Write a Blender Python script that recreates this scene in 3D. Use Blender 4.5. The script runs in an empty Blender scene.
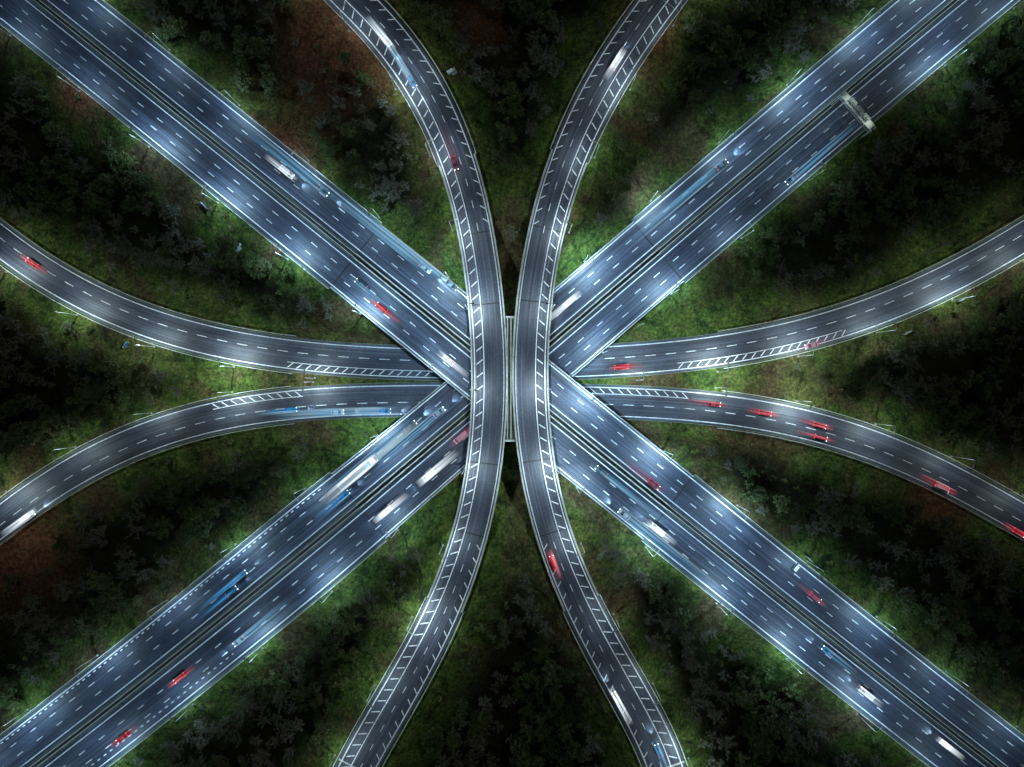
import bpy, math, random
import numpy as np
from mathutils import Vector, Matrix, noise as mnoise

rng = random.Random(11)
scene = bpy.context.scene
COL = scene.collection
H = 240.0
S = 360.0 / 1024.0          # metres per plan unit at datum level

# ------------------------------------------------------------------ materials
def newmat(name):
    m = bpy.data.materials.new(name); m.use_nodes = True
    nt = m.node_tree
    b = nt.nodes["Principled BSDF"]
    return m, nt, b
def N(nt, t, **kw):
    n = nt.nodes.new(t)
    for k, v in kw.items(): setattr(n, k, v)
    return n
def ramp(nt, fac, stops):
    r = nt.nodes.new("ShaderNodeValToRGB")
    el = r.color_ramp.elements
    while len(el) < len(stops): el.new(0.5)
    for e, (p, c) in zip(el, stops):
        e.position = p; e.color = (*c, 1) if len(c) == 3 else c
    nt.links.new(fac, r.inputs[0]); return r.outputs[0]
def mixc(nt, fac, a, b, mode='MIX'):
    m = nt.nodes.new("ShaderNodeMix"); m.data_type = 'RGBA'; m.blend_type = mode
    for s, v in ((0, fac), (6, a), (7, b)):
        if hasattr(v, "links"): nt.links.new(v, m.inputs[s])
        elif isinstance(v, (int, float)): m.inputs[s].default_value = v
        else: m.inputs[s].default_value = (*v, 1)
    return m.outputs[2]
def noise(nt, vec, scale, detail=4, rough=0.55, dist=0.0):
    n = N(nt, "ShaderNodeTexNoise"); n.inputs["Scale"].default_value = scale
    n.inputs["Detail"].default_value = detail; n.inputs["Roughness"].default_value = rough
    n.inputs["Distortion"].default_value = dist
    nt.links.new(vec, n.inputs["Vector"]); return n.outputs[0]
def mapping(nt, vec, sc):
    m = N(nt, "ShaderNodeMapping"); m.inputs["Scale"].default_value = sc
    nt.links.new(vec, m.inputs[0]); return m.outputs[0]
def bump(nt, b, h, strength, dist):
    bp = N(nt, "ShaderNodeBump"); bp.inputs["Strength"].default_value = strength
    bp.inputs["Distance"].default_value = dist
    nt.links.new(h, bp.inputs["Height"]); nt.links.new(bp.outputs[0], b.inputs["Normal"])

def simple(name, col, rough=0.6, metal=0.0, var=0.25, scale=2.0, emis=None, estr=0):
    m, nt, b = newmat(name)
    tc = N(nt, "ShaderNodeTexCoord")
    f = noise(nt, tc.outputs["Object"], scale, 2)
    c = ramp(nt, f, [(0.3, tuple(x*(1-var) for x in col)), (0.7, tuple(min(1, x*(1+var)) for x in col))])
    nt.links.new(c, b.inputs["Base Color"])
    b.inputs["Roughness"].default_value = rough; b.inputs["Metallic"].default_value = metal
    if emis:
        b.inputs["Emission Color"].default_value = (*emis, 1); b.inputs["Emission Strength"].default_value = estr
    return m

def asphalt(name, base):
    m, nt, b = newmat(name)
    uv = N(nt, "ShaderNodeUVMap"); tc = N(nt, "ShaderNodeTexCoord")
    streak = noise(nt, mapping(nt, uv.outputs[0], (1.6, 0.008, 1)), 1.0, 5, 0.65)
    fine = noise(nt, tc.outputs["Object"], 1.6, 5, 0.7)
    big = noise(nt, mapping(nt, uv.outputs[0], (0.14, 0.04, 1)), 1.0, 3, 0.55)
    c1 = ramp(nt, streak, [(0.3, tuple(x*0.4 for x in base)), (0.5, base), (0.72, tuple(x*2.3 for x in base))])  # wheel tracks, plus traffic light streaks painted into the asphalt colour
    c2 = ramp(nt, fine, [(0.3, (0.65,)*3), (0.7, (1.3,)*3)])
    c3 = ramp(nt, big, [(0.35, (0.42, 0.44, 0.5)), (0.65, (1.35, 1.3, 1.3))])
    c = mixc(nt, 1.0, mixc(nt, 1.0, c1, c2, 'MULTIPLY'), c3, 'MULTIPLY')
    nt.links.new(c, b.inputs["Base Color"])
    r = ramp(nt, streak, [(0.3, (0.7,)*3), (0.7, (0.42,)*3)])
    nt.links.new(r, b.inputs["Roughness"])
    return m
M_ASPH = asphalt("asphalt_highway", (0.036, 0.046, 0.070))
M_ASPH2 = asphalt("asphalt_ramp", (0.044, 0.051, 0.070))

def paint_mat():
    m, nt, b = newmat("road_paint")
    tc = N(nt, "ShaderNodeTexCoord")
    f = noise(nt, tc.outputs["Object"], 1.3, 5, 0.75)
    c = ramp(nt, f, [(0.33, (0.3, 0.31, 0.33)), (0.5, (0.7, 0.72, 0.74)), (0.7, (0.84, 0.84, 0.84))])
    nt.links.new(c, b.inputs["Base Color"]); b.inputs["Roughness"].default_value = 0.5
    return m
M_PAINT = paint_mat()

def concrete(name, col):
    m, nt, b = newmat(name)
    tc = N(nt, "ShaderNodeTexCoord")
    f = noise(nt, tc.outputs["Object"], 0.5, 6, 0.7)
    c = ramp(nt, f, [(0.3, tuple(x*0.5 for x in col)), (0.5, col), (0.75, tuple(x*1.35 for x in col))])
    nt.links.new(c, b.inputs["Base Color"]); b.inputs["Roughness"].default_value = 0.85
    return m
M_CONC = concrete("weathered_concrete", (0.38, 0.39, 0.36))
M_CONCD = concrete("stained_concrete", (0.045, 0.05, 0.042))
M_MOSS = concrete("mossy_concrete", (0.13, 0.16, 0.11))
M_STEEL = simple("galvanised_steel", (0.55, 0.57, 0.57), 0.5, 0.1)
M_JOINT = simple("rubber_joint", (0.015, 0.015, 0.017), 0.8)

def ground_mat():
    m, nt, b = newmat("grass_ground")
    tc = N(nt, "ShaderNodeTexCoord"); v = tc.outputs["Object"]
    at = N(nt, "ShaderNodeAttribute"); at.attribute_name = "woodfloor_dark"
    ae = N(nt, "ShaderNodeAttribute"); ae.attribute_name = "bare_earth"
    big = noise(nt, v, 0.034, 4, 0.6, 0.8)
    mid = noise(nt, v, 0.15, 6, 0.74, 0.9)
    fine = noise(nt, v, 0.9, 7, 0.8)
    green = ramp(nt, mid, [(0.32, (0.016, 0.027, 0.009)), (0.43, (0.042, 0.072, 0.018)), (0.55, (0.10, 0.155, 0.032)), (0.68, (0.22, 0.27, 0.065))])
    brown = ramp(nt, mid, [(0.3, (0.028, 0.020, 0.011)), (0.5, (0.105, 0.066, 0.038)), (0.7, (0.17, 0.13, 0.065))])
    f = ramp(nt, big, [(0.47, (0, 0, 0)), (0.62, (0.85,)*3)])
    c = mixc(nt, f, green, brown)
    c = mixc(nt, ae.outputs["Fac"], c, mixc(nt, 1.0, brown, (1.6, 1.05, 0.95), 'MULTIPLY'))
    litter_shade = ramp(nt, mid, [(0.35, (0.005, 0.005, 0.004)), (0.65, (0.030, 0.028, 0.016))])  # leaf litter, taken near black to paint in the unlit wood cores
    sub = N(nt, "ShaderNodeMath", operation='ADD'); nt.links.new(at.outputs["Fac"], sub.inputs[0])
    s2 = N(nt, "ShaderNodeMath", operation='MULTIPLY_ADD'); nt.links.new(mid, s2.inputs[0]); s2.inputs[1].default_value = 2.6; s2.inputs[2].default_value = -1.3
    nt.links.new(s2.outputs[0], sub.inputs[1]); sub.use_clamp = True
    c = mixc(nt, sub.outputs[0], c, litter_shade)
    ff = ramp(nt, fine, [(0.32, (0.16,)*3), (0.5, (0.82,)*3), (0.68, (2.0, 2.0, 1.7))])
    c = mixc(nt, 1.0, c, ff, 'MULTIPLY')
    nt.links.new(c, b.inputs["Base Color"]); b.inputs["Roughness"].default_value = 0.95
    b.inputs["Specular IOR Level"].default_value = 0.1
    bump(nt, b, noise(nt, v, 0.8, 7, 0.75), 1.0, 0.8)
    return m
M_GRND = ground_mat()

def leaf_mat(name, cols):
    m, nt, b = newmat(name)
    oi = N(nt, "ShaderNodeObjectInfo"); tc = N(nt, "ShaderNodeTexCoord")
    c = ramp(nt, oi.outputs["Random"], [(i/(len(cols)-1), c) for i, c in enumerate(cols)])
    f = noise(nt, tc.outputs["Object"], 1.2, 2)
    c = mixc(nt, 1.0, c, ramp(nt, f, [(0.3, (0.4,)*3), (0.7, (1.6,)*3)]), 'MULTIPLY')
    nt.links.new(c, b.inputs["Base Color"]); b.inputs["Roughness"].default_value = 0.85
    b.inputs["Specular IOR Level"].default_value = 0.1
    return m
M_LEAF = leaf_mat("tree_leaves", [(0.04, 0.055, 0.022), (0.08, 0.115, 0.038), (0.085, 0.09, 0.042), (0.12, 0.15, 0.055)])
M_TWIG = leaf_mat("bare_twigs", [(0.09, 0.085, 0.06), (0.15, 0.155, 0.11), (0.18, 0.175, 0.14), (0.10, 0.095, 0.07)])
M_BARK = leaf_mat("bark", [(0.12, 0.11, 0.08), (0.17, 0.16, 0.13)])
M_BUSH = leaf_mat("bush_leaves", [(0.045, 0.065, 0.02), (0.10, 0.15, 0.034), (0.14, 0.145, 0.05), (0.08, 0.07, 0.045)])

# ------------------------------------------------------------------ mesh builder
class MB:
    def __init__(s): s.v = []; s.f = []; s.uv = []; s.m = []
    def quad(s, p, uvs=None, mat=0):
        i = len(s.v); s.v += [tuple(q) for q in p]; s.f.append(tuple(range(i, i+len(p))))
        s.uv += list(uvs) if uvs else [(q[0], q[1]) for q in p]; s.m.append(mat)
    def box(s, c, d, mat=0, rot=0.0, taper=1.0):
        cx, cy, cz = c; dx, dy, dz = d[0]/2, d[1]/2, d[2]/2
        ca, sa = math.cos(rot), math.sin(rot); P = []
        for z, k in ((-dz, 1.0), (dz, taper)):
            for x, y in ((-dx, -dy), (dx, -dy), (dx, dy), (-dx, dy)):
                x *= k; y *= k
                P.append((cx+x*ca-y*sa, cy+x*sa+y*ca, cz+z))
        for q in ((0, 3, 2, 1), (4, 5, 6, 7), (0, 1, 5, 4), (1, 2, 6, 5), (2, 3, 7, 6), (3, 0, 4, 7)):
            s.quad([P[i] for i in q], mat=mat)
    def tube(s, a, b, r0, r1, n=6, mat=0, cap=True):
        a = Vector(a); b = Vector(b); d = (b-a).normalized()
        u = d.orthogonal().normalized(); w = d.cross(u)
        A = [a+(u*math.cos(2*math.pi*i/n)+w*math.sin(2*math.pi*i/n))*r0 for i in range(n)]
        B = [b+(u*math.cos(2*math.pi*i/n)+w*math.sin(2*math.pi*i/n))*r1 for i in range(n)]
        for i in range(n):
            j = (i+1) % n; s.quad([A[i], A[j], B[j], B[i]], mat=mat)
        if cap: s.quad(B, mat=mat); s.quad(A[::-1], mat=mat)
    def loft(s, rings, mat=0, caps=True):
        for R, Q in zip(rings[:-1], rings[1:]):
            n = len(R)
            for i in range(n):
                j = (i+1) % n; s.quad([R[i], R[j], Q[j], Q[i]], mat=mat)
        if caps: s.quad(rings[0][::-1], mat=mat); s.quad(rings[-1], mat=mat)
    def mesh(s, name, mats):
        me = bpy.data.meshes.new(name); me.from_pydata(s.v, [], s.f)
        uvl = me.uv_layers.new(name="UVMap")
        uvl.data.foreach_set("uv", np.array(s.uv, dtype=np.float32).ravel())
        for m in mats: me.materials.append(m)
        me.polygons.foreach_set("material_index", np.array(s.m, dtype=np.int32))
        me.update(); return me
    def obj(s, name, mats, parent=None):
        o = bpy.data.objects.new(name, s.mesh(name, mats)); COL.objects.link(o)
        if parent: o.parent = parent
        return o
def empty(name):
    o = bpy.data.objects.new(name, None); COL.objects.link(o); return o

# ------------------------------------------------------------------ roads (site plan)
def sstep(x):
    x = min(1, max(0, x)); return x*x*(3-2*x)
class Road:
    def __init__(s, pts, hw, zc, ze, rb, ext=220, degree=6, vert=False, name="", hwf=None):
        pts = np.array(pts, float)
        if vert: a, b = pts[:, 1], pts[:, 0]
        else: a, b = pts[:, 0], pts[:, 1]
        mid = (383.5 if vert else 512)
        co = np.polyfit((a-mid)/512, b, degree)
        t = np.linspace(a.min(), a.max(), 600)
        bb = np.polyval(co, (t-mid)/512)
        P = np.stack([bb, t] if vert else [t, bb], 1)
        if vert: P = P[::-1]       # run south to north
        out = []
        for x, y in P:
            r = math.hypot(x-512, y-383.5)
            z = zc+(ze-zc)*sstep(r/620)
            k = S*(H-z)/H; out.append(((x-512)*k, (383.5-y)*k, z))
        out = np.array(out)
        d0 = out[0]-out[12]; d0 /= np.linalg.norm(d0[:2]); d1 = out[-1]-out[-13]; d1 /= np.linalg.norm(d1[:2])
        d0[2] = 0; d1[2] = 0
        out = np.vstack([out[0]+d0*ext, out, out[-1]+d1*ext])
        L = np.r_[0, np.cumsum(np.linalg.norm(np.diff(out[:, :2], axis=0), axis=1))]
        s.len = L[-1]; s.s = np.arange(0, s.len, 1.5)
        s.p = np.stack([np.interp(s.s, L, out[:, i]) for i in range(3)], 1)
        t = np.gradient(s.p[:, :2], axis=0); t /= np.linalg.norm(t, axis=1)[:, None]
        s.t = t; s.n = np.stack([-t[:, 1], t[:, 0]], 1)
        s.hw = hw; s.rb = rb; s.name = name; s.ext = ext
        s.wf = np.array([hwf(p) if hwf else 1.0 for p in s.p])
        s.bridge = np.hypot(s.p[:, 0], s.p[:, 1]) < rb
    def at(s, q, off, dz=0.0):
        q = np.atleast_1d(q)
        P = [np.interp(q, s.s, s.p[:, i]) for i in range(3)]
        nx = np.interp(q, s.s, s.n[:, 0]); ny = np.interp(q, s.s, s.n[:, 1]); w = np.interp(q, s.s, s.wf)
        o = off*w
        return np.stack([P[0]+nx*o, P[1]+ny*o, P[2]+dz+0*q], 1)
    def near(s, x, y):
        d = np.hypot(s.p[:, 0]-x, s.p[:, 1]-y); i = int(d.argmin()); return d[i], i
    def plan(s, px, py):
        z = 5.0
        for _ in range(3):
            k = S*(H-z)/H; x, y = (px-512)*k, (383.5-py)*k
            d, i = s.near(x, y); z = s.p[i, 2]
        off = (x-s.p[i, 0])*s.n[i, 0]+(y-s.p[i, 1])*s.n[i, 1]
        return s.s[i], off
def ribbon(mb, r, s0, s1, a, b, dz, mat=0, step=2.0):
    if a > b: a, b = b, a
    n = max(2, int(math.ceil((s1-s0)/step))+1); q = np.linspace(s0, s1, n)
    A = r.at(q, a, dz); B = r.at(q, b, dz)
    for i in range(n-1):
        mb.quad([A[i], A[i+1], B[i+1], B[i]], [(a, q[i]), (a, q[i+1]), (b, q[i+1]), (b, q[i])], mat)
def sweep(mb, r, s0, s1, a, b, z0, z1, mat=0, step=2.0, topscale=1.0):
    n = max(2, int(math.ceil((s1-s0)/step))+1); q = np.linspace(s0, s1, n)
    m = (a+b)/2; ta = m+(a-m)*topscale; tb = m+(b-m)*topscale
    R = [r.at(q, a, z0), r.at(q, b, z0), r.at(q, tb, z1), r.at(q, ta, z1)]
    rings = [[tuple(R[k][i]) for k in range(4)] for i in range(n)]
    mb.loft(rings, mat)
def dashes(mb, r, s0, s1, off, w, on, gap, dz, mat=0):
    q = s0
    while q < s1:
        ribbon(mb, r, q, min(q+on, s1), off-w/2, off+w/2, dz, mat, 3.0); q += on+gap
def ticks(mb, r, s0, s1, a, b, pitch, slant, th, dz, mat=0):
    q = s0
    while q < s1:
        P = [r.at(q, a, dz)[0], r.at(q+th, a, dz)[0], r.at(q+slant+th, b, dz)[0], r.at(q+slant, b, dz)[0]]
        mb.quad(P if a > b else P[::-1], mat=mat); q += pitch

hwA = Road([(0, -29), (232, 157), (465, 342), (510, 381), (555, 419), (790, 604), (1024, 788)], 13.7, 11.8, 5.5, 68, degree=3, name="A")
hwB = Road([(55, 751), (248, 595), (440, 437), (510, 381), (553, 343), (760, 162), (957, 0)], 13.6, 5.9, 3.6, 68, degree=3, name="B",
           hwf=lambda p: 1.0+0.12*sstep((-p[0]-10)/70))
rampW = lambda p: 1.0+0.17*sstep((abs(p[1])-35)/80)
cvL = Road([(354, 0), (398, 50), (431, 100), (453, 150), (469, 200), (479, 250), (485.5, 300), (487.5, 383), (486.5, 450), (478, 510), (444, 600), (402, 690), (357, 767)], 5.7, 17.8, 11, 52, vert=True, name="CL", hwf=rampW)
cvR = Road([(661, 0), (625, 50), (596, 100), (572, 150), (554, 200), (542, 250), (535, 300), (531.5, 383), (535, 450), (545, 510), (582, 600), (627, 690), (665, 767)], 5.7, 17.8, 11, 52, vert=True, name="CR", hwf=rampW)
wU = Road([(0, 241), (50, 276), (100, 303), (150, 323), (200, 338), (300, 356), (400, 362), (512, 364), (600, 362), (700, 352), (800, 334), (850, 320), (900, 302), (950, 277), (1024, 237)], 5.9, 0.2, 0.6, 0, name="WU")
wL = Road([(0, 522), (50, 486), (100, 458), (150, 436), (200, 420), (300, 404), (400, 400), (512, 401), (600, 401), (700, 406), (800, 424), (850, 438), (900, 456), (950, 478), (1024, 520)], 5.9, 0.2, 0.6, 0, name="WL")
ROADS = [hwA, hwB, cvL, cvR, wU, wL]

# ------------------------------------------------------------------ terrain
def axis(lo, hi, step):
    core = np.arange(lo, hi+0.01, step)
    e = [10, 25, 50, 90, 150, 250, 420, 700, 1200, 2000, 3500]
    return np.r_[[lo-x for x in e[::-1]], core, [hi+x for x in e]]
gx = axis(-236, 236, 1.5); gy = axis(-196, 196, 1.5)
GX, GY = np.meshgrid(gx, gy)
fx = GX.ravel(); fy = GY.ravel()
base = np.array([mnoise.fractal((x*0.02, y*0.02, 3.1), 1.0, 2.0, 4)*1.6-0.5+mnoise.noise((x*0.3, y*0.3, 7))*0.35 for x, y in zip(fx, fy)])
up = base.copy(); cap = np.full_like(base, 1e3)
DIST = np.full_like(base, 1e3)
def pdist(x, y, px, py):
    best = np.full(x.shape, 1e9); idx = np.zeros(x.shape, int)
    for i in range(len(px)):
        d = (x-px[i])**2+(y-py[i])**2; m = d < best; best[m] = d[m]; idx[m] = i
    return np.sqrt(best), idx
for r in ROADS:
    gi = np.where(~r.bridge)[0][::2]
    dd, ii = pdist(fx, fy, r.p[gi, 0], r.p[gi, 1])
    zz = r.p[gi, 2][ii]; d = dd-r.hw*r.wf[gi][ii]
    up = np.maximum(up, zz-0.22-np.maximum(0, d-2.5)*0.5)
    cap = np.minimum(cap, zz-0.22+np.maximum(0, d-2.2)*1.3)
    ai = np.arange(0, len(r.s), 2)
    da, ia = pdist(fx, fy, r.p[ai, 0], r.p[ai, 1])
    dw = da-r.hw*r.wf[ai][ia]
    low = np.where(r.bridge[ai][ia], 1.9, 0.22)
    cap = np.minimum(cap, r.p[ai, 2][ia]-low+np.maximum(0, dw-2.2)*1.3)
    DIST = np.minimum(DIST, dw)
TZ = np.minimum(up, cap).reshape(GX.shape)
ny, nx = GX.shape
V = np.stack([fx, fy, TZ.ravel()], 1)
I = np.arange(nx*ny).reshape(ny, nx)
F = np.stack([I[:-1, :-1].ravel(), I[:-1, 1:].ravel(), I[1:, 1:].ravel(), I[1:, :-1].ravel()], 1)
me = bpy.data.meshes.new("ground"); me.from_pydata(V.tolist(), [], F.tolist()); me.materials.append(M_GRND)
me.polygons.foreach_set("use_smooth", np.ones(len(F), bool))
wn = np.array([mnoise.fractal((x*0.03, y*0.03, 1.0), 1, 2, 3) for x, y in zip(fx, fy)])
wood = np.clip((DIST-7.5+wn*10)/9, 0, 1)  # grows away from roads: litter floor plus painted darkness of unlit wood
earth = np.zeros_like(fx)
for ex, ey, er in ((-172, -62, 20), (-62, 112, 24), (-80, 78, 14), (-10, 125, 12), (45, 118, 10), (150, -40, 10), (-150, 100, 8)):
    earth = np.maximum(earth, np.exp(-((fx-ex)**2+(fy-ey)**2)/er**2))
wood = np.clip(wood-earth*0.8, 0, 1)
for nm, arr in (("woodfloor_dark", wood), ("bare_earth", np.clip(earth*1.3, 0, 1))):
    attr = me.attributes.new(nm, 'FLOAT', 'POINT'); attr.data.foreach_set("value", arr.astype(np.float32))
me.update()
go = bpy.data.objects.new("ground", me); COL.objects.link(go)
DG = DIST.reshape(GX.shape); EG = earth.reshape(GX.shape)
def lookup(A, x, y):
    i = min(max(int(np.searchsorted(gx, x))-1, 0), nx-2); j = min(max(int(np.searchsorted(gy, y))-1, 0), ny-2)
    u = (x-gx[i])/(gx[i+1]-gx[i]); v = (y-gy[j])/(gy[j+1]-gy[j])
    return (A[j, i]*(1-u)+A[j, i+1]*u)*(1-v)+(A[j+1, i]*(1-u)+A[j+1, i+1]*u)*v

# ------------------------------------------------------------------ build roads
def brange(r):
    k = np.where(r.bridge)[0]; return (r.s[k[0]], r.s[k[-1]]) if len(k) else (0, 0)
def rail(mb, r, s0, s1, off, mat=0):
    sweep(mb, r, s0, s1, off-0.08, off+0.08, 0.45, 0.78, mat, 3.0)
    q = s0
    while q < s1:
        p = r.at(q, off, 0.2)[0]; mb.box((p[0], p[1], p[2]), (0.12, 0.12, 0.9), mat); q += 3.2

def build_highway(r):
    top = empty("highway")
    b0, b1 = brange(r); E = r.len-2
    mb = MB()
    for sg in (1, -1):
        a, b = sg*1.3, sg*r.hw
        lo, hi = min(a, b), max(a, b)
        ribbon(mb, r, 0, E, lo, hi, 0.0, 0)
        sweep(mb, r, 0, b0, lo, hi, -0.6, -0.01, 1, 3.0)
        sweep(mb, r, b1, E, lo, hi, -0.6, -0.01, 1, 3.0)
        # on the bridge the decks come together at the centre line
        c0, c1 = sorted((sg*0.12, sg*1.3))
        ribbon(mb, r, b0, b1, c0, c1, 0.0, 3)
        sweep(mb, r, b0, b1, min(c0, lo), max(c1, hi), -1.1, -0.01, 1, 3.0)
        for off in (sg*0.75, sg*(r.hw-0.25)):
            sweep(mb, r, b0, b1, off-0.22, off+0.22, 0.0, 0.95, 1, 3.0, 0.6)
        for q in (b0, b1):
            ribbon(mb, r, q-0.25, q+0.25, lo+0.5, hi-0.5, 0.004, 2)
    mb.obj("carriageway", [M_ASPH, M_CONC, M_JOINT, M_CONCD], top)
    mk = MB()
    for sg in (1, -1):
        ribbon(mk, r, 0, E, sg*2.35-0.15, sg*2.35+0.15, 0.012)
        ribbon(mk, r, 0, E, sg*12.55-0.17, sg*12.55+0.17, 0.012)
        dashes(mk, r, 2, E, sg*5.75, 0.24, 2.6, 6.0, 0.012)
        dashes(mk, r, 2, E, sg*9.15, 0.24, 2.6, 6.0, 0.012)
    if r is hwB:
        e = b0-6
        dashes(mk, r, 0, e, 11.8, 0.34, 1.1, 1.3, 0.012)
        dashes(mk, r, 0, e-60, -10.6, 0.3, 1.1, 1.6, 0.012)
    mk.obj("road_markings", [M_PAINT], top)
    gr = MB()
    for s0, s1 in ((0, b0), (b1, E)):
        rail(gr, r, s0, s1, 0.6); rail(gr, r, s0, s1, -0.6)
        for sg in (1, -1):
            rail(gr, r, s0, s1, sg*(r.hw+0.55))
            sweep(gr, r, s0, s1, sg*1.15-0.14, sg*1.15+0.14, -0.2, 0.12, 3, 3.0)
            sweep(gr, r, s0, s1, sg*(r.hw+0.12)-0.11, sg*(r.hw+0.12)+0.11, -0.3, 0.08, 3, 3.0)
        ribbon(gr, r, s0, s1, -1.0, 1.0, -0.1, 2)
    gr.obj("guard_rails", [M_STEEL, M_CONC, M_CONCD, M_MOSS], top)
    return top

def build_ramp(r, name, curve):
    top = empty(name); E = r.len-2; w = r.hw
    mb = MB()
    ribbon(mb, r, 0, E, -w, w, 0.0, 0)
    if curve:
        b0, b1 = brange(r)
        sweep(mb, r, 0, b0, -w, w, -0.6, -0.01, 1, 3.0); sweep(mb, r, b1, E, -w, w, -0.6, -0.01, 1, 3.0)
        sweep(mb, r, b0, b1, -w, w, -0.45, -0.01, 1, 2.0)
        sweep(mb, r, b0, b1, -w*0.55, w*0.55, -1.5, -0.45, 1, 2.0)
        for sg in (1, -1):
            sweep(mb, r, b0-25, b1+25, sg*(w-0.05)-0.3, sg*(w-0.05)+0.3, -0.3, 1.0, 1, 2.0, 0.7)
        for q in (b0, (b0+b1)/2-26, (b0+b1)/2+26, b1):
            ribbon(mb, r, q-0.2, q+0.2, -w+0.4, w-0.4, 0.004, 2)
    else:
        sweep(mb, r, 0, E, -w, w, -0.6, -0.01, 1, 3.0)
        for sg in (1, -1):
            sweep(mb, r, 0, E, sg*(w+0.1)-0.12, sg*(w+0.1)+0.12, -0.3, 0.12, 3, 3.0)
    mb.obj("carriageway", [M_ASPH2, M_CONC, M_JOINT, M_MOSS], top)
    mk = MB(); z = 0.012
    if curve:
        o = -1 if r is cvR else 1
        ribbon(mk, r, 0, E, o*4.75-0.16, o*4.75+0.16, z); ribbon(mk, r, 0, E, -o*4.75-0.16, -o*4.75+0.16, z)
        ribbon(mk, r, 0, E, o*1.7-0.13, o*1.7+0.13, z)
        ticks(mk, r, 2, E-3, o*4.1, o*2.1, 4.3, 1.5, 0.42, z)
        mid = E/2
        ticks(mk, r, 2, mid-52, -o*4.5, -o*3.1, 4.3, 1.3, 0.4, z)
        ticks(mk, r, mid+52, E-3, -o*4.5, -o*3.1, 4.3, 1.3, 0.4, z)
        dashes(mk, r, 2, mid-50, -o*0.9, 0.18, 2.5, 5, z); dashes(mk, r, mid+50, E, -o*0.9, 0.18, 2.5, 5, z)
    else:
        ribbon(mk, r, 0, E, 4.95-0.15, 4.95+0.15, z); ribbon(mk, r, 0, E, -4.95-0.15, -4.95+0.15, z)
        dashes(mk, r, 2, E, 0.9 if r is wU else -0.9, 0.22, 3.6, 3.6, z)
        for rr, x0, x1, side in ((wU, 285, 430, -1), (wU, 680, 860, -1), (wL, 205, 300, 1), (wL, 590, 690, 1)):
            if rr is r:
                sa = r.plan(x0, 380)[0]; sb = r.plan(x1, 380)[0]
                ticks(mk, r, sa, sb, side*4.6, side*2.9, 3.2, 1.8, 0.45, z)
                ribbon(mk, r, sa, sb, side*2.7-0.1, side*2.7+0.1, z)
    mk.obj("road_markings", [M_PAINT], top)
    gr = MB()
    if curve:
        for s0, s1 in ((0, b0-25), (b1+25, E)):
            for sg in (1, -1): rail(gr, r, s0, s1, sg*(w+0.5))
    else:
        for sg in (1, -1):
            c = E/2; rail(gr, r, 0, c-75, sg*(w+0.7)); rail(gr, r, c+75, E, sg*(w+0.7))
    gr.obj("guard_rails", [M_STEEL], top)
    return top
build_highway(hwA); build_highway(hwB)
build_ramp(cvL, "flyover_ramp", True); build_ramp(cvR, "flyover_ramp", True)
build_ramp(wU, "slip_road", False); build_ramp(wL, "slip_road", False)

# median nose between the two flyover decks
mb = MB()
def inner(y, side):
    r = cvL if side < 0 else cvR
    i = int(np.abs(r.p[:, 1]-y).argmin())
    return r.p[i, 0]-side*(r.hw*r.wf[i]+0.22)
ys = np.linspace(-19, 22, 22)
rings = [[(inner(y, -1), y, 16.9), (inner(y, 1), y, 16.9), (inner(y, 1), y, 17.6), (inner(y, -1), y, 17.6)] for y in ys]
mb.loft(rings, 2)
for off in (-0.55, 0.55):
    mb.box((-0.9+off, 1.5, 18.0), (0.3, 40, 0.8), 0)
for y in (-18.6, 21.6):
    xa, xb = inner(y, -1), inner(y, 1)
    mb.box(((xa+xb)/2, y, 18.05), (xb-xa-0.2, 0.6, 0.9), 0)
for y in np.arange(-15, 20, 6.0):
    mb.box((-0.9, y, 17.65), (0.75, 0.12, 0.1), 1)
mb.obj("bridge_median", [M_CONC, M_CONCD, M_MOSS])

def clear(x, y, me_, marg=1.2):
    zt = me_.p[me_.near(x, y)[1], 2]
    for r in ROADS:
        if r is me_: continue
        d, i = r.near(x, y)
        if d < r.hw*r.wf[i]+marg and r.p[i, 2] < zt: return False
    return True
for r in (hwA, hwB, cvL, cvR):
    b0, b1 = brange(r); q = b0+4
    while q < b1:
        offs = (0,) if r in (cvL, cvR) else (-10, -5, 5, 10)
        for o in offs:
            p = r.at(q, o)[0]
            if clear(p[0], p[1], r):
                g = lookup(TZ, p[0], p[1]); t = p[2]-(1.45 if len(offs) == 1 else 1.05)
                if t-g > 1.5:
                    mb = MB(); mb.tube((p[0], p[1], g-0.5), (p[0], p[1], t), 0.75, 0.75, 14)
                    mb.box((p[0], p[1], t-0.3), (2.6, 2.6, 0.56), 0); mb.obj("bridge_pier", [M_CONC])
        q += 13

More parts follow.
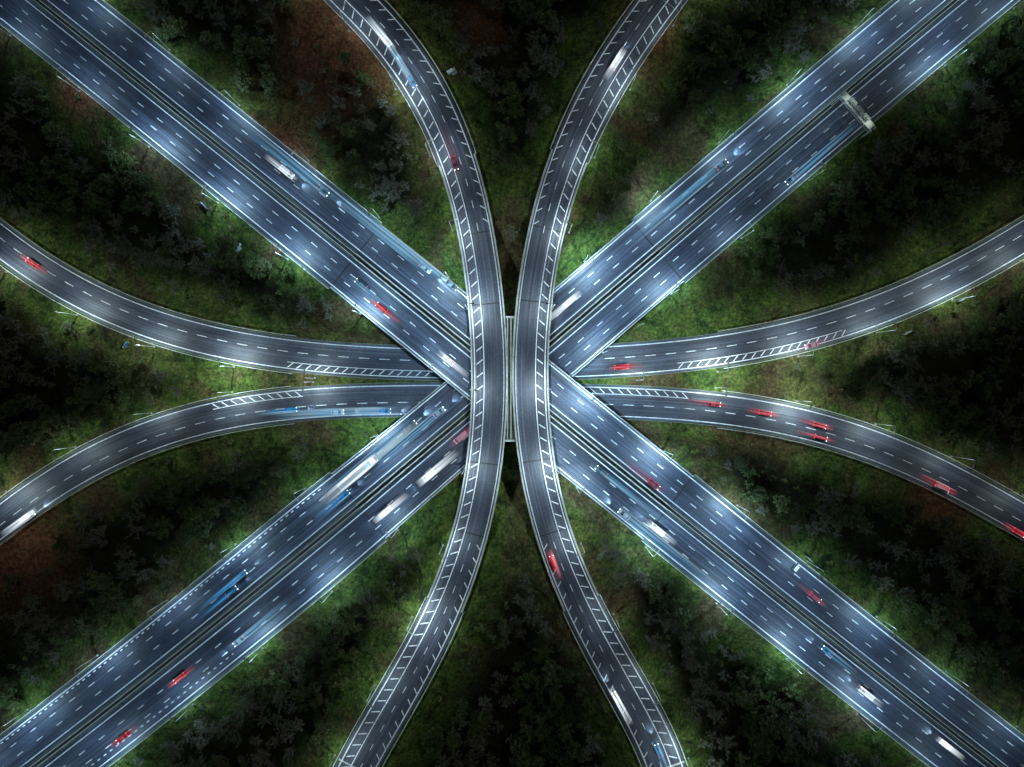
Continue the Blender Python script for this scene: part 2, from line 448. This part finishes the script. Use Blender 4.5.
# ------------------------------------------------------------------ trees
def leaves(mb, c, rad, n, size, mat, squash=0.75, long=1.0):
    for _ in range(n):
        d = Vector((rng.gauss(0, 1), rng.gauss(0, 1), rng.gauss(0, 1))).normalized()*(rad*rng.random()**0.45)
        d.z *= squash
        p = Vector(c)+d
        u = Vector((rng.gauss(0, 1), rng.gauss(0, 1), rng.gauss(0, .6))).normalized()
        w = u.cross(Vector((rng.gauss(0, .5), rng.gauss(0, .5), 1))).normalized()
        sz = size*rng.uniform(0.6, 1.4)
        mb.quad([p-u*sz*long-w*sz*.5, p+u*sz*long*.3-w*sz*.7, p+u*sz*long+w*sz*.1, p+w*sz*.6], mat=mat)
def tree(bare):
    mb = MB(); h = rng.uniform(5.5, 8.0)
    lean = Vector((rng.uniform(-.4, .4), rng.uniform(-.4, .4), 0))
    top = Vector((0, 0, h*0.75))+lean
    mb.tube((0, 0, -0.5), tuple(Vector((0, 0, h*.35))+lean*.4), 0.24, 0.16, 7, 1)
    mb.tube(tuple(Vector((0, 0, h*.35))+lean*.4), tuple(top), 0.16, 0.05, 6, 1)
    nl = rng.randint(9, 12)
    for i in range(nl):
        a = i*2.4+rng.uniform(-.5, .5); k = rng.uniform(.3, .7)
        st = Vector((0, 0, h*k))+lean*k
        R = rng.uniform(1.2, 3.2)*(1.25-k*.5)
        e = st+Vector((math.cos(a)*R, math.sin(a)*R, rng.uniform(.8, 2.2)))
        mb.tube(tuple(st), tuple(e), 0.1, 0.04, 4, 1, False)
        for _ in range(3):
            f = rng.uniform(.4, 1); s2 = st.lerp(e, f)
            e2 = s2+Vector((rng.uniform(-1.1, 1.1), rng.uniform(-1.1, 1.1), rng.uniform(.1, 1.2)))
            mb.tube(tuple(s2), tuple(e2), 0.06, 0.03, 3, 1, False)
            if bare:
                for _ in range(17):
                    s3 = s2.lerp(e2, rng.random()); d = Vector((rng.uniform(-1, 1), rng.uniform(-1, 1), rng.uniform(-.1, 1))).normalized()*rng.uniform(.35, .9)
                    w = Vector((-d.y, d.x, 0)).normalized()*0.07
                    mb.quad([s3-w, s3+w, s3+d], mat=0)
            else:
                leaves(mb, e2, rng.uniform(.45, .8), 20, 0.24, 0)
        if not bare: leaves(mb, e, rng.uniform(.6, 1.0), 26, 0.25, 0)
    if not bare: leaves(mb, top, 1.1, 40, 0.26, 0)
    return mb.mesh("tree_mesh", [M_TWIG if bare else M_LEAF, M_BARK])
def bush():
    mb = MB()
    for _ in range(rng.randint(4, 7)):
        a = rng.uniform(0, 6.28); R = rng.uniform(0, 1.0)
        c = (math.cos(a)*R, math.sin(a)*R, rng.uniform(.3, .9))
        mb.tube((0, 0, -.3), c, .04, .02, 3, 1, False)
        leaves(mb, c, rng.uniform(.4, .75), 26, 0.17, 0, 0.8)
    return mb.mesh("bush_mesh", [M_BUSH, M_BARK])
def tuft():
    mb = MB()
    for _ in range(50):
        x, y = rng.gauss(0, .5), rng.gauss(0, .5); hh = rng.uniform(.15, .5); a = rng.uniform(0, 6.28)
        d = Vector((math.cos(a), math.sin(a), 0)); w = Vector((-d.y, d.x, 0))*.06; p = Vector((x, y, -.05))
        mb.quad([p-w, p+w, p+d*hh*.7+Vector((0, 0, hh))], mat=0)
    return mb.mesh("tuft_mesh", [M_BUSH])
TREES = [tree(False) for _ in range(6)]; BARE = [tree(True) for _ in range(5)]
BUSH = [bush() for _ in range(6)]; TUFT = [tuft() for _ in range(4)]
groups = {}
def group(kind, x, y):
    k = (kind, int((math.atan2(y, x)+math.pi)/(2*math.pi)*10) % 10)
    if k not in groups: groups[k] = empty(kind)
    return groups[k]
def put(kind, child, me_, x, y, sc):
    o = bpy.data.objects.new(child, me_); COL.objects.link(o)
    o.location = (x, y, lookup(TZ, x, y)-0.05)
    o.rotation_euler = (rng.uniform(-.08, .08), rng.uniform(-.08, .08), rng.uniform(0, 6.28)); o.scale = (sc*rng.uniform(.85, 1.15), sc*rng.uniform(.85, 1.15), sc)
    o.parent = group(kind, x, y)
cnt = 0
for _ in range(9500):
    x, y = rng.uniform(-198, 198), rng.uniform(-152, 152)
    d = lookup(DG, x, y)
    if d < 4.5: continue
    n = mnoise.fractal((x*0.03, y*0.03, 1.0), 1, 2, 3)
    p = (0.06+sstep((d-5+n*9)/8)*0.5)*(1-lookup(EG, x, y)*.85)
    if rng.random() > p: continue
    bare = mnoise.noise((x*.04, y*.04, 9)) > -0.02
    put("woodland", "tree", rng.choice(BARE if bare else TREES), x, y, rng.uniform(.5, 1.2)*(.75 if d < 8 else 1)); cnt += 1
for _ in range(7000):
    x, y = rng.uniform(-185, 185), rng.uniform(-140, 140)
    d = lookup(DG, x, y)
    if d < 2.6 or d > 18: continue
    n = mnoise.noise((x*0.09, y*0.09, 4.0))
    if rng.random() > 0.1+sstep((n-.0)/.3)*.65: continue
    put("shrubs", "bush", rng.choice(BUSH), x, y, rng.uniform(.35, 1.05))
for _ in range(1200):
    x, y = rng.uniform(-185, 185), rng.uniform(-140, 140)
    d = lookup(DG, x, y)
    if d < 1.6 or d > 10: continue
    put("long_grass", "tuft", rng.choice(TUFT), x, y, rng.uniform(.7, 1.6))

# ------------------------------------------------------------------ street lamps
M_GLOW = simple("lamp_glass", (0.8, 0.85, 0.9), 0.3, 0, 0.05, 2, (0.75, 0.88, 1.0), 12)
LH = 13.2
def lamp_mesh():
    mb = MB()
    mb.box((0, 0, 0.15), (0.6, 0.6, 0.5), 2)
    mb.tube((0, 0, 0.2), (0, 0, LH-.8), 0.13, 0.08, 10)
    pts = [(0, 0, LH-.8), (0.4, 0, LH-.3), (1.1, 0, LH-.05), (1.9, 0, LH)]
    for a, b in zip(pts[:-1], pts[1:]): mb.tube(a, b, 0.06, 0.055, 8)
    rings = []
    for x, w, h in ((1.8, .12, .05), (2.0, .24, .09), (2.5, .26, .1), (2.8, .18, .06)):
        rings.append([(x, -w, LH-.05), (x, w, LH-.05), (x, w*.8, LH-.05+h*1.6), (x, -w*.8, LH-.05+h*1.6)])
    mb.loft(rings, 0)
    mb.box((2.35, 0, LH-.07), (.7, .28, .03), 1)
    return mb.mesh("street_lamp", [M_STEEL, M_GLOW, M_CONC])
LM = lamp_mesh()
NL = 0
GP = hwB.at(hwB.plan(858, 116)[0], -12)[0]
lrng = random.Random(4)
def lamp(r, q, side, power, color):
    global NL
    br = np.interp(q, r.s, r.bridge.astype(float)) > .5
    off = side*(r.hw+(0.35 if br else 1.5))
    p = r.at(q, off)[0]
    if abs(p[0]) > 195 or abs(p[1]) > 150: return
    if side < 0 and r is hwB and math.hypot(p[0]-GP[0], p[1]-GP[1]) < 7: return
    for o in ROADS:
        if o is r: continue
        d, i = o.near(p[0], p[1])
        if d < o.hw*o.wf[i]+2.0 and (o.p[i, 2] > p[2]-1 or not br): return
    i = r.near(p[0], p[1])[1]; n = r.n[i]*(-side)
    z = p[2]-0.25 if br else lookup(TZ, p[0], p[1])-0.1
    ob = bpy.data.objects.new("street_lamp", LM); COL.objects.link(ob)
    ob.location = (p[0], p[1], z); ob.rotation_euler = (0, 0, math.atan2(n[1], n[0]))
    L = bpy.data.lights.new("lamp_light", 'SPOT'); L.energy = power*lrng.uniform(.4, 1.5); L.color = color
    L.spot_size = math.radians(164); L.spot_blend = .85; L.shadow_soft_size = 0.25
    lo = bpy.data.objects.new("lamp_light", L); COL.objects.link(lo); lo.parent = ob; lo.location = (2.35, 0, LH-.15)
    lo.rotation_euler = (0, math.radians(-7), 0)
    NL += 1
def falloff(p):
    r = math.hypot(p[0]/185, p[1]/150); return 1.6-0.9*sstep(r)
for r, step, pw, sides, colr in ((hwA, 31, 17500, (1, -1), (.48, .77, 1.0)), (hwB, 31, 17500, (1, -1), (.48, .77, 1.0)),
                           (cvL, 27, 11500, (1,), (.68, .9, 1.0)), (cvR, 27, 11500, (-1,), (.68, .9, 1.0)),
                           (wU, 28, 12500, (-1,), (.74, .95, 1.0)), (wL, 28, 12500, (1,), (.74, .95, 1.0))):
    for k, sd in enumerate(sides):
        q = 4+k*step/2
        while q < r.len-4:
            p = r.at(q, 0)[0]; lamp(r, q, sd, pw*falloff(p), colr); q += step

# ------------------------------------------------------------------ sign gantry
M_SIGNB = simple("sign_back_aluminium", (0.55, 0.58, 0.55), 0.5, 0.0)
M_SIGNF = simple("sign_face_blue", (0.03, 0.12, 0.4), 0.4)
def gantry(r, px, py):
    q, _ = r.plan(px, py); mb = MB()
    i = int(np.abs(r.s-q).argmin()); P0 = r.p[i]; t = math.atan2(r.n[i, 1], r.n[i, 0])
    def w(x, y, z):
        return (x*math.cos(t)-y*math.sin(t), x*math.sin(t)+y*math.cos(t), z)
    x0, x1 = -0.1, -(r.hw+1.8)
    for x in (x0, x1):
        for y in (-.7, .7):
            mb.tube(w(x, y, -.6), w(x, y, 7.4), .17, .14, 8)
        for k in range(5):
            mb.tube(w(x, -.7, k*1.4+.2), w(x, .7, k*1.4+1.6), .05, .05, 5)
    for y in (-1.1, 1.1):
        for z in (6.3, 7.4): mb.tube(w(x0+.5, y, z), w(x1-.5, y, z), .15, .15, 6)
    n = 9
    for k in range(n):
        xa = x0+(x1-x0)*k/n; xb = x0+(x1-x0)*(k+1)/n
        mb.tube(w(xa, -1.1, 7.4), w(xb, 1.1, 7.4), .09, .09, 5); mb.tube(w(xa, -1.1, 6.3), w(xb, -1.1, 7.4), .06, .06, 5)
        mb.tube(w(xa, 1.1, 6.3), w(xb, 1.1, 7.4), .06, .06, 5); mb.tube(w(xa, 1.1, 7.4), w(xa, -1.1, 7.4), .09, .09, 5)
    mb.box(w((x0+x1)/2, 0, 6.1), (abs(x1-x0), .7, .08), 0, t)
    for xx in (-4.2, -7.6, -11.0):
        mb.box(w(xx, -1.45, 6.9), (2.6, .25, 1.9), 1, t); mb.box(w(xx, -1.59, 6.9), (2.4, .03, 1.7), 2, t)
    mb.box(w(-13.4, 0.1, 7.75), (2.6, 2.4, .35), 1, t)
    mb.box(w(-1.4, 0.1, 7.75), (2.2, 2.4, .35), 1, t)
    o = mb.obj("sign_gantry", [M_STEEL, M_SIGNB, M_SIGNF]); o.location = (P0[0], P0[1], P0[2])
    for xx in (-3.5, -12.0):      # added fill lamps, put in to brighten the gantry
        L = bpy.data.lights.new("gantry_fill", 'SPOT'); L.energy = 420; L.color = (.85, 1, .9); L.spot_size = math.radians(110); L.spot_blend = .8; L.shadow_soft_size = .2
        lo = bpy.data.objects.new("gantry_fill", L); COL.objects.link(lo); lo.parent = o; lo.location = w(xx, .2, 11.2)
        pm = MB(); a = w(xx, 1.1, 7.5); pm.tube(a, w(xx, 1.1, 11.3), .06, .05, 6); pm.tube(w(xx, 1.1, 11.3), w(xx, .2, 11.4), .05, .05, 6); pm.box(w(xx, .2, 11.35), (.4, .3, .12), 0, t)
        pm.obj("fill_lamp_post", [M_STEEL], o)  # post made up to carry the added fill lamp
gantry(hwB, 838, 112)
def sign(px, py, ang):
    x, y = (px-512)*S, (383.5-py)*S; z = lookup(TZ, x, y)
    mb = MB(); mb.tube((-.8, 0, -.3), (-.8, 0, 3), .06, .06, 8); mb.tube((.8, 0, -.3), (.8, 0, 3), .06, .06, 8)
    mb.box((0, -.1, 2.3), (2.6, .06, 1.7), 1); mb.box((0, -.14, 2.3), (2.4, .02, 1.5), 2)
    o = mb.obj("traffic_sign", [M_STEEL, M_SIGNB, M_SIGNF]); o.location = (x, y, z); o.rotation_euler = (0, 0, ang)
for a in ((905, 333, .5), (958, 300, .6), (797, 552, 2.4), (640, 325, .5), (215, 212, 2.3), (128, 345, 1)): sign(*a)
def cabinet(px, py, ang):
    x, y = (px-512)*S, (383.5-py)*S; z = lookup(TZ, x, y)
    mb = MB(); mb.box((0, 0, .05), (3.4, 2.2, .3), 1); mb.box((-.5, 0, .95), (1.8, .9, 1.5), 0, 0, .97); mb.box((-.5, 0, 1.74), (2.0, 1.1, .08), 0)
    mb.box((1.0, 0, .7), (.7, .6, 1.0), 0); mb.box((-.5, -.47, .95), (.03, .04, 1.3), 1)
    o = mb.obj("roadside_cabinet", [M_SIGNB, M_CONC]); o.location = (x, y, z); o.rotation_euler = (0, 0, ang)
for a in ((455, 90, .5), (786, 560, .9), (245, 250, .7)): cabinet(*a)

# ------------------------------------------------------------------ vehicles
M_GLASS = simple("window_glass", (0.01, 0.012, 0.015), 0.08)
M_TYRE = simple("tyre_rubber", (0.012, 0.012, 0.012), 0.9)
M_HEAD = simple("headlight", (.8, .8, .8), .2, 0, .02, 2, (.85, .93, 1), 10)
M_TAIL = simple("taillight", (.5, .01, .01), .2, 0, .02, 2, (1, .03, .03), 6)
def paintm(n, c):
    m = simple(n, c, .3, .2, .08); m.node_tree.nodes["Principled BSDF"].inputs["Coat Weight"].default_value = .6; return m
PAINT = {"white": paintm("white_car_paint", (.75, .76, .78)), "red": paintm("red_car_paint", (.3, .02, .025)), "blue": paintm("blue_car_paint", (.03, .16, .4)),
         "dark": paintm("dark_car_paint", (.06, .065, .075)), "silver": paintm("silver_car_paint", (.4, .42, .44)), "yellow": paintm("yellow_car_paint", (.6, .42, .08))}
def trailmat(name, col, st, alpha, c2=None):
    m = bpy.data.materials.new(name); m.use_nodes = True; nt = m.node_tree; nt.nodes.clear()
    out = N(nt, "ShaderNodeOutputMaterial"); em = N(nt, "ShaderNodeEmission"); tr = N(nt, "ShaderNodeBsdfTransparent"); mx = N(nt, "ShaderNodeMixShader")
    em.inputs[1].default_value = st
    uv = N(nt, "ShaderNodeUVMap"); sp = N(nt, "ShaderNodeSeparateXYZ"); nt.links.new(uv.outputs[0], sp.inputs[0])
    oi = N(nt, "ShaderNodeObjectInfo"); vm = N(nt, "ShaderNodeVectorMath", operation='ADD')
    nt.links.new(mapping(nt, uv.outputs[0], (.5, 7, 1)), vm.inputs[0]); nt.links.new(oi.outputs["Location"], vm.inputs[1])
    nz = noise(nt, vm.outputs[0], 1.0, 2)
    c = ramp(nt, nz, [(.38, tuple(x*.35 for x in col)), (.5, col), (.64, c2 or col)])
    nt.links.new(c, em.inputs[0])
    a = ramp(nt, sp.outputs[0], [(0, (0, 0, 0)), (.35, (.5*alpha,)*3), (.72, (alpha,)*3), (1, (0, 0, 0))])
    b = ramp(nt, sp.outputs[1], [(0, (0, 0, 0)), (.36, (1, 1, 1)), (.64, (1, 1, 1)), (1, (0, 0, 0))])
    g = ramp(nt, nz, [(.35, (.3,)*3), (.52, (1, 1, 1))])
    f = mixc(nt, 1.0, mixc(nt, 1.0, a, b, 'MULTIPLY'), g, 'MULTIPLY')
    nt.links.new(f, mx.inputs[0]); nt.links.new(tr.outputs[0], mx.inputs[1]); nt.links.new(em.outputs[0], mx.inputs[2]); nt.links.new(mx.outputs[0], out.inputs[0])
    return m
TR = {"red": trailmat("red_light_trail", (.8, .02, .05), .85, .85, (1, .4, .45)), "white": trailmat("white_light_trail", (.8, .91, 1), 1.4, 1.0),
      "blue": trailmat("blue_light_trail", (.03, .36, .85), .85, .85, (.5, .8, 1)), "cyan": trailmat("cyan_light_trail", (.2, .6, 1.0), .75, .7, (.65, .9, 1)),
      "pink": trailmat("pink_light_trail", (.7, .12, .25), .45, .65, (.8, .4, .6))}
def ring(x, wl, wh, z0, z1):
    zm = z0+(z1-z0)*.62
    return [(x, -wl*.9, z0), (x, -wl, z0+.15), (x, -wl, zm), (x, -wh, z1), (x, wh, z1), (x, wl, zm), (x, wl, z0+.15), (x, wl*.9, z0)]
def wheels(mb, xs, w, r=.33):
    for x in xs:
        for sg in (1, -1):
            mb.tube((x, sg*(w-.24), r), (x, sg*(w+.01), r), r, r, 14, 2); mb.tube((x, sg*(w+.01), r), (x, sg*(w+.03), r), r*.6, r*.5, 10, 5)
def car_mesh(kind, col):
    mb = MB(); mats = [PAINT[col], M_GLASS, M_TYRE, M_HEAD, M_TAIL, M_STEEL]
    if kind == "car":
        mb.loft([ring(-2.25, .74, .66, .35, .82), ring(-2.1, .86, .78, .25, .95), ring(-1.3, .91, .84, .2, .98), ring(0, .92, .86, .2, .98), ring(1.0, .91, .83, .2, .95), ring(1.9, .86, .75, .25, .8), ring(2.2, .7, .6, .35, .66)], 0)
        def cab(x, w, z): return [(x, -w*1.12, .93), (x, -w, z), (x, w, z), (x, w*1.12, .93)]
        mb.loft([[(-1.95, -.72, .93), (-1.9, -.7, .96), (-1.9, .7, .96), (-1.95, .72, .93)], cab(-1.35, .64, 1.38), cab(-.4, .68, 1.45), cab(.35, .66, 1.4), [(1.15, -.74, .92), (1.1, -.72, .95), (1.1, .72, .95), (1.15, .74, .92)]], 1)
        mb.loft([[(-1.3, -.62, 1.385), (-1.3, .62, 1.385), (-1.3, .58, 1.41), (-1.3, -.58, 1.41)], [(-.4, -.68, 1.455), (-.4, .68, 1.455), (-.4, .63, 1.49), (-.4, -.63, 1.49)], [(.3, -.64, 1.41), (.3, .64, 1.41), (.3, .6, 1.435), (.3, -.6, 1.435)]], 0)
        for sg in (1, -1):
            mb.box((.85, sg*.99, .98), (.2, .16, .12), 0); mb.box((2.08, sg*.6, .66), (.22, .3, .13), 3); mb.box((-2.2, sg*.62, .78), (.14, .3, .15), 4)
        wheels(mb, (1.35, -1.35), .9); hl = 2.25; hh = 1.6
    elif kind == "van":
        mb.loft([ring(-2.6, .93, .88, .35, 2.0), ring(-2.5, .97, .93, .3, 2.12), ring(.9, .97, .92, .3, 2.12), ring(1.3, .97, .86, .3, 1.95), ring(2.0, .96, .8, .3, 1.2), ring(2.6, .85, .7, .35, .95)], 0)
        mb.quad([(1.33, -.78, 1.93), (1.33, .78, 1.93), (2.0, .76, 1.24), (2.0, -.76, 1.24)][::-1], mat=1)
        for sg in (1, -1):
            mb.box((1.1, sg*.965, 1.5), (.9, .03, .45), 1); mb.box((1.6, sg*1.05, 1.35), (.15, .2, .25), 2)
            mb.box((2.5, sg*.66, .8), (.2, .28, .16), 3); mb.box((-2.62, sg*.8, 1.1), (.06, .16, .4), 4)
        wheels(mb, (1.6, -1.7), .95, .36); hl = 2.6; hh = 2.25
    else:
        mb.loft([ring(5.4, 1.2, 1.15, .5, 2.9), ring(5.9, 1.22, 1.15, .45, 3.35), ring(7.0, 1.22, 1.12, .45, 3.2), ring(7.6, 1.2, 1.1, .45, 2.6), ring(7.75, 1.12, 1.05, .5, 1.7)], 0)
        mb.quad([(7.63, -1.05, 2.55), (7.63, 1.05, 2.55), (7.78, 1.02, 1.75), (7.78, -1.02, 1.75)][::-1], mat=1)
        mb.loft([[(x, -w, z0), (x, w, z0), (x, w, z1-.06), (x, w-.06, z1), (x, -w+.06, z1), (x, -w, z1-.06)] for x, w, z0, z1 in ((-7.7, 1.22, 1.1, 3.9), (-7.6, 1.27, 1.05, 3.98), (5.0, 1.27, 1.05, 3.98), (5.1, 1.22, 1.1, 3.9))], 0)
        for k in range(9): mb.box((-7.0+k*1.45, 0, 3.99), (.07, 2.4, .03), 5)
        mb.box((-1, 0, .85), (13, .9, .35), 5); mb.box((6, 0, .6), (2.6, 2.0, .4), 2)
        for sg in (1, -1):
            mb.box((7.7, sg*.9, .85), (.15, .4, .2), 3); mb.box((-7.72, sg*1.0, 1.0), (.1, .35, .2), 4); mb.box((7.3, sg*1.35, 2.2), (.15, .2, .6), 2)
        wheels(mb, (6.6, 3.9, -4.0, -5.3, -6.6), 1.2, .5); hl = 7.8; hh = 4.1
    return mb.mesh(kind, mats), hl, hh
CACHE = {}
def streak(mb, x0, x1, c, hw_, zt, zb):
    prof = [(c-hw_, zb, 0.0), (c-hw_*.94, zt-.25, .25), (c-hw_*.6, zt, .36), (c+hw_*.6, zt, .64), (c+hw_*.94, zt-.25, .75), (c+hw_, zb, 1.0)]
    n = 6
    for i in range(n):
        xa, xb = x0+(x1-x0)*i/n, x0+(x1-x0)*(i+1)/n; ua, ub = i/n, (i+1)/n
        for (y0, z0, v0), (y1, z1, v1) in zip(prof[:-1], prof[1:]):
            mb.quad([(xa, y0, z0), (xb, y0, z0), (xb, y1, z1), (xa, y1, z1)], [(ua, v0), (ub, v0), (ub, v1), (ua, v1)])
def vehicle(r, px, py, kind, col, trail=None, tlen=8, wid=1.2, beam=0):
    q, off = r.plan(px, py)
    w = r.hw-1.0; off = max(-w, min(w, off))
    i = int(np.abs(r.s-q).argmin()); p = r.p[i]; t = r.t[i]
    d = 1 if off > 0 else -1
    if r in (cvL, cvR, wU, wL):
        d = {id(cvL): -1, id(cvR): 1, id(wU): -1, id(wL): 1}[id(r)]
    ang = math.atan2(t[1]*d, t[0]*d)
    if (kind, col) not in CACHE: CACHE[(kind, col)] = car_mesh(kind, col)
    me_, hl, hh = CACHE[(kind, col)]
    o = bpy.data.objects.new(kind, me_); COL.objects.link(o)
    sl = math.atan2((r.p[min(i+2, len(r.p)-1), 2]-r.p[i-2, 2])*d, 6.0)
    o.location = (p[0]+r.n[i, 0]*off, p[1]+r.n[i, 1]*off, p[2]+.02); o.rotation_euler = (0, -sl, ang)
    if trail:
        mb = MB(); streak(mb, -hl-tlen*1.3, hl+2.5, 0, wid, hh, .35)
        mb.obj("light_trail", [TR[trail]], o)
    if beam:
        L = bpy.data.lights.new("headlight_beam", 'SPOT'); L.energy = beam; L.color = (.5, .8, 1); L.spot_size = math.radians(70); L.spot_blend = .8; L.shadow_soft_size = .15
        lo = bpy.data.objects.new("headlight_beam", L); COL.objects.link(lo); lo.parent = o; lo.location = (hl+2.6, 0, 1.0); lo.rotation_euler = (0, math.radians(-76), 0)
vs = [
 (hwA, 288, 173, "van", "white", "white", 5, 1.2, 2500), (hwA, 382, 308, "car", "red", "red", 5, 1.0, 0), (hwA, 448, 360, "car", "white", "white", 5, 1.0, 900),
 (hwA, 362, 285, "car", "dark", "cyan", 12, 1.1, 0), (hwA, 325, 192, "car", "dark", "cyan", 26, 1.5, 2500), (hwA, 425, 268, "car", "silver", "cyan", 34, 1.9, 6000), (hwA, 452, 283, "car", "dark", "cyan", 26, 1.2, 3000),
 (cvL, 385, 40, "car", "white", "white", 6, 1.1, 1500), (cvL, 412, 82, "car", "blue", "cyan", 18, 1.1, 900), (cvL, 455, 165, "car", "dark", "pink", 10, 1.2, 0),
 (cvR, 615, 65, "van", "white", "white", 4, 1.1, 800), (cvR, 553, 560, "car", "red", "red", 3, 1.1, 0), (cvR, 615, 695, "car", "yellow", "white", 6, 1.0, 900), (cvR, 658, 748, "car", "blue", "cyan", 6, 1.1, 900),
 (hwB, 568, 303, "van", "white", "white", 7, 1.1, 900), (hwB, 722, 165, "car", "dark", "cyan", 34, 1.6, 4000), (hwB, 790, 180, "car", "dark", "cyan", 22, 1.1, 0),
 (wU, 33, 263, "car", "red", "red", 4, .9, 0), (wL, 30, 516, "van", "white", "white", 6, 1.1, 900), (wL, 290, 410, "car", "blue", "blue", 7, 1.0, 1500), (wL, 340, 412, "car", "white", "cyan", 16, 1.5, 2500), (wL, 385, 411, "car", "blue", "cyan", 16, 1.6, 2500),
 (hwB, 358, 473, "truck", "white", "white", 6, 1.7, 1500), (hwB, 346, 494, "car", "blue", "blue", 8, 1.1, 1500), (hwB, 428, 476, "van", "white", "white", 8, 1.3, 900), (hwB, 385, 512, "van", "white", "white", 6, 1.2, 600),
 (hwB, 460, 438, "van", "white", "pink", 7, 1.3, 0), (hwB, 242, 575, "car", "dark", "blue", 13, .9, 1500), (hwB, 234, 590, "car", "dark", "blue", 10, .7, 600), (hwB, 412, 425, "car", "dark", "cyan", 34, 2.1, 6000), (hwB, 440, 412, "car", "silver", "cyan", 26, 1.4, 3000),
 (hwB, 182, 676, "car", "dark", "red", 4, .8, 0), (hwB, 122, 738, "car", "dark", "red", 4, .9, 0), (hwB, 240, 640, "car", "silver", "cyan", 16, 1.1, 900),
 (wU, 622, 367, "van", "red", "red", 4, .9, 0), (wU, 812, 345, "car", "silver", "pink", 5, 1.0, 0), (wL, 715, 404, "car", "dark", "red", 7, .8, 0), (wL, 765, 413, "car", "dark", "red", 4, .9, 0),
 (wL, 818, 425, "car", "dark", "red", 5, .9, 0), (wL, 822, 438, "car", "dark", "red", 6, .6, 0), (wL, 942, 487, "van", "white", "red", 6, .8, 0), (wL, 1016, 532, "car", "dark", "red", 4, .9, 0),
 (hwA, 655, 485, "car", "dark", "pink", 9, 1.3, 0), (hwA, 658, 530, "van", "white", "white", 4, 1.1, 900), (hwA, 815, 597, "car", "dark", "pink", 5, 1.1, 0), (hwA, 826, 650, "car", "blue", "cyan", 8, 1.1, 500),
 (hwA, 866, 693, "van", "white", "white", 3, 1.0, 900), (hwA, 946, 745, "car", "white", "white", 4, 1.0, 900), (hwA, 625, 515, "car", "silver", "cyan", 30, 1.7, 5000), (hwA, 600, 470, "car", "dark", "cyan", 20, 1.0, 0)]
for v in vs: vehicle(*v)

# ------------------------------------------------------------------ night sky and moonlight
w = bpy.data.worlds.new("World"); scene.world = w; w.use_nodes = True
nt = w.node_tree; bg = nt.nodes["Background"]
sky = nt.nodes.new("ShaderNodeTexSky"); sky.sky_type = 'NISHITA'; sky.sun_disc = False
sky.sun_elevation = math.radians(12); sky.sun_rotation = math.radians(140)
nt.links.new(sky.outputs[0], bg.inputs[0]); bg.inputs[1].default_value = 0.014
L = bpy.data.lights.new("moonlight", 'SUN'); L.energy = 0.18; L.angle = math.radians(.5); L.color = (1, .97, .85)
lo = bpy.data.objects.new("moonlight", L); COL.objects.link(lo); lo.rotation_euler = (math.radians(38), 0, math.radians(140))

cam = bpy.data.cameras.new("camera"); co = bpy.data.objects.new("camera", cam); COL.objects.link(co)
co.location = (0, 0, H); cam.lens = 24; cam.sensor_width = 36; cam.clip_end = 12000; cam.clip_start = 1
scene.camera = co
scene.view_settings.view_transform = 'Standard'; scene.view_settings.look = 'None'; scene.view_settings.exposure = 0
print("trees", cnt, "lamps", NL)
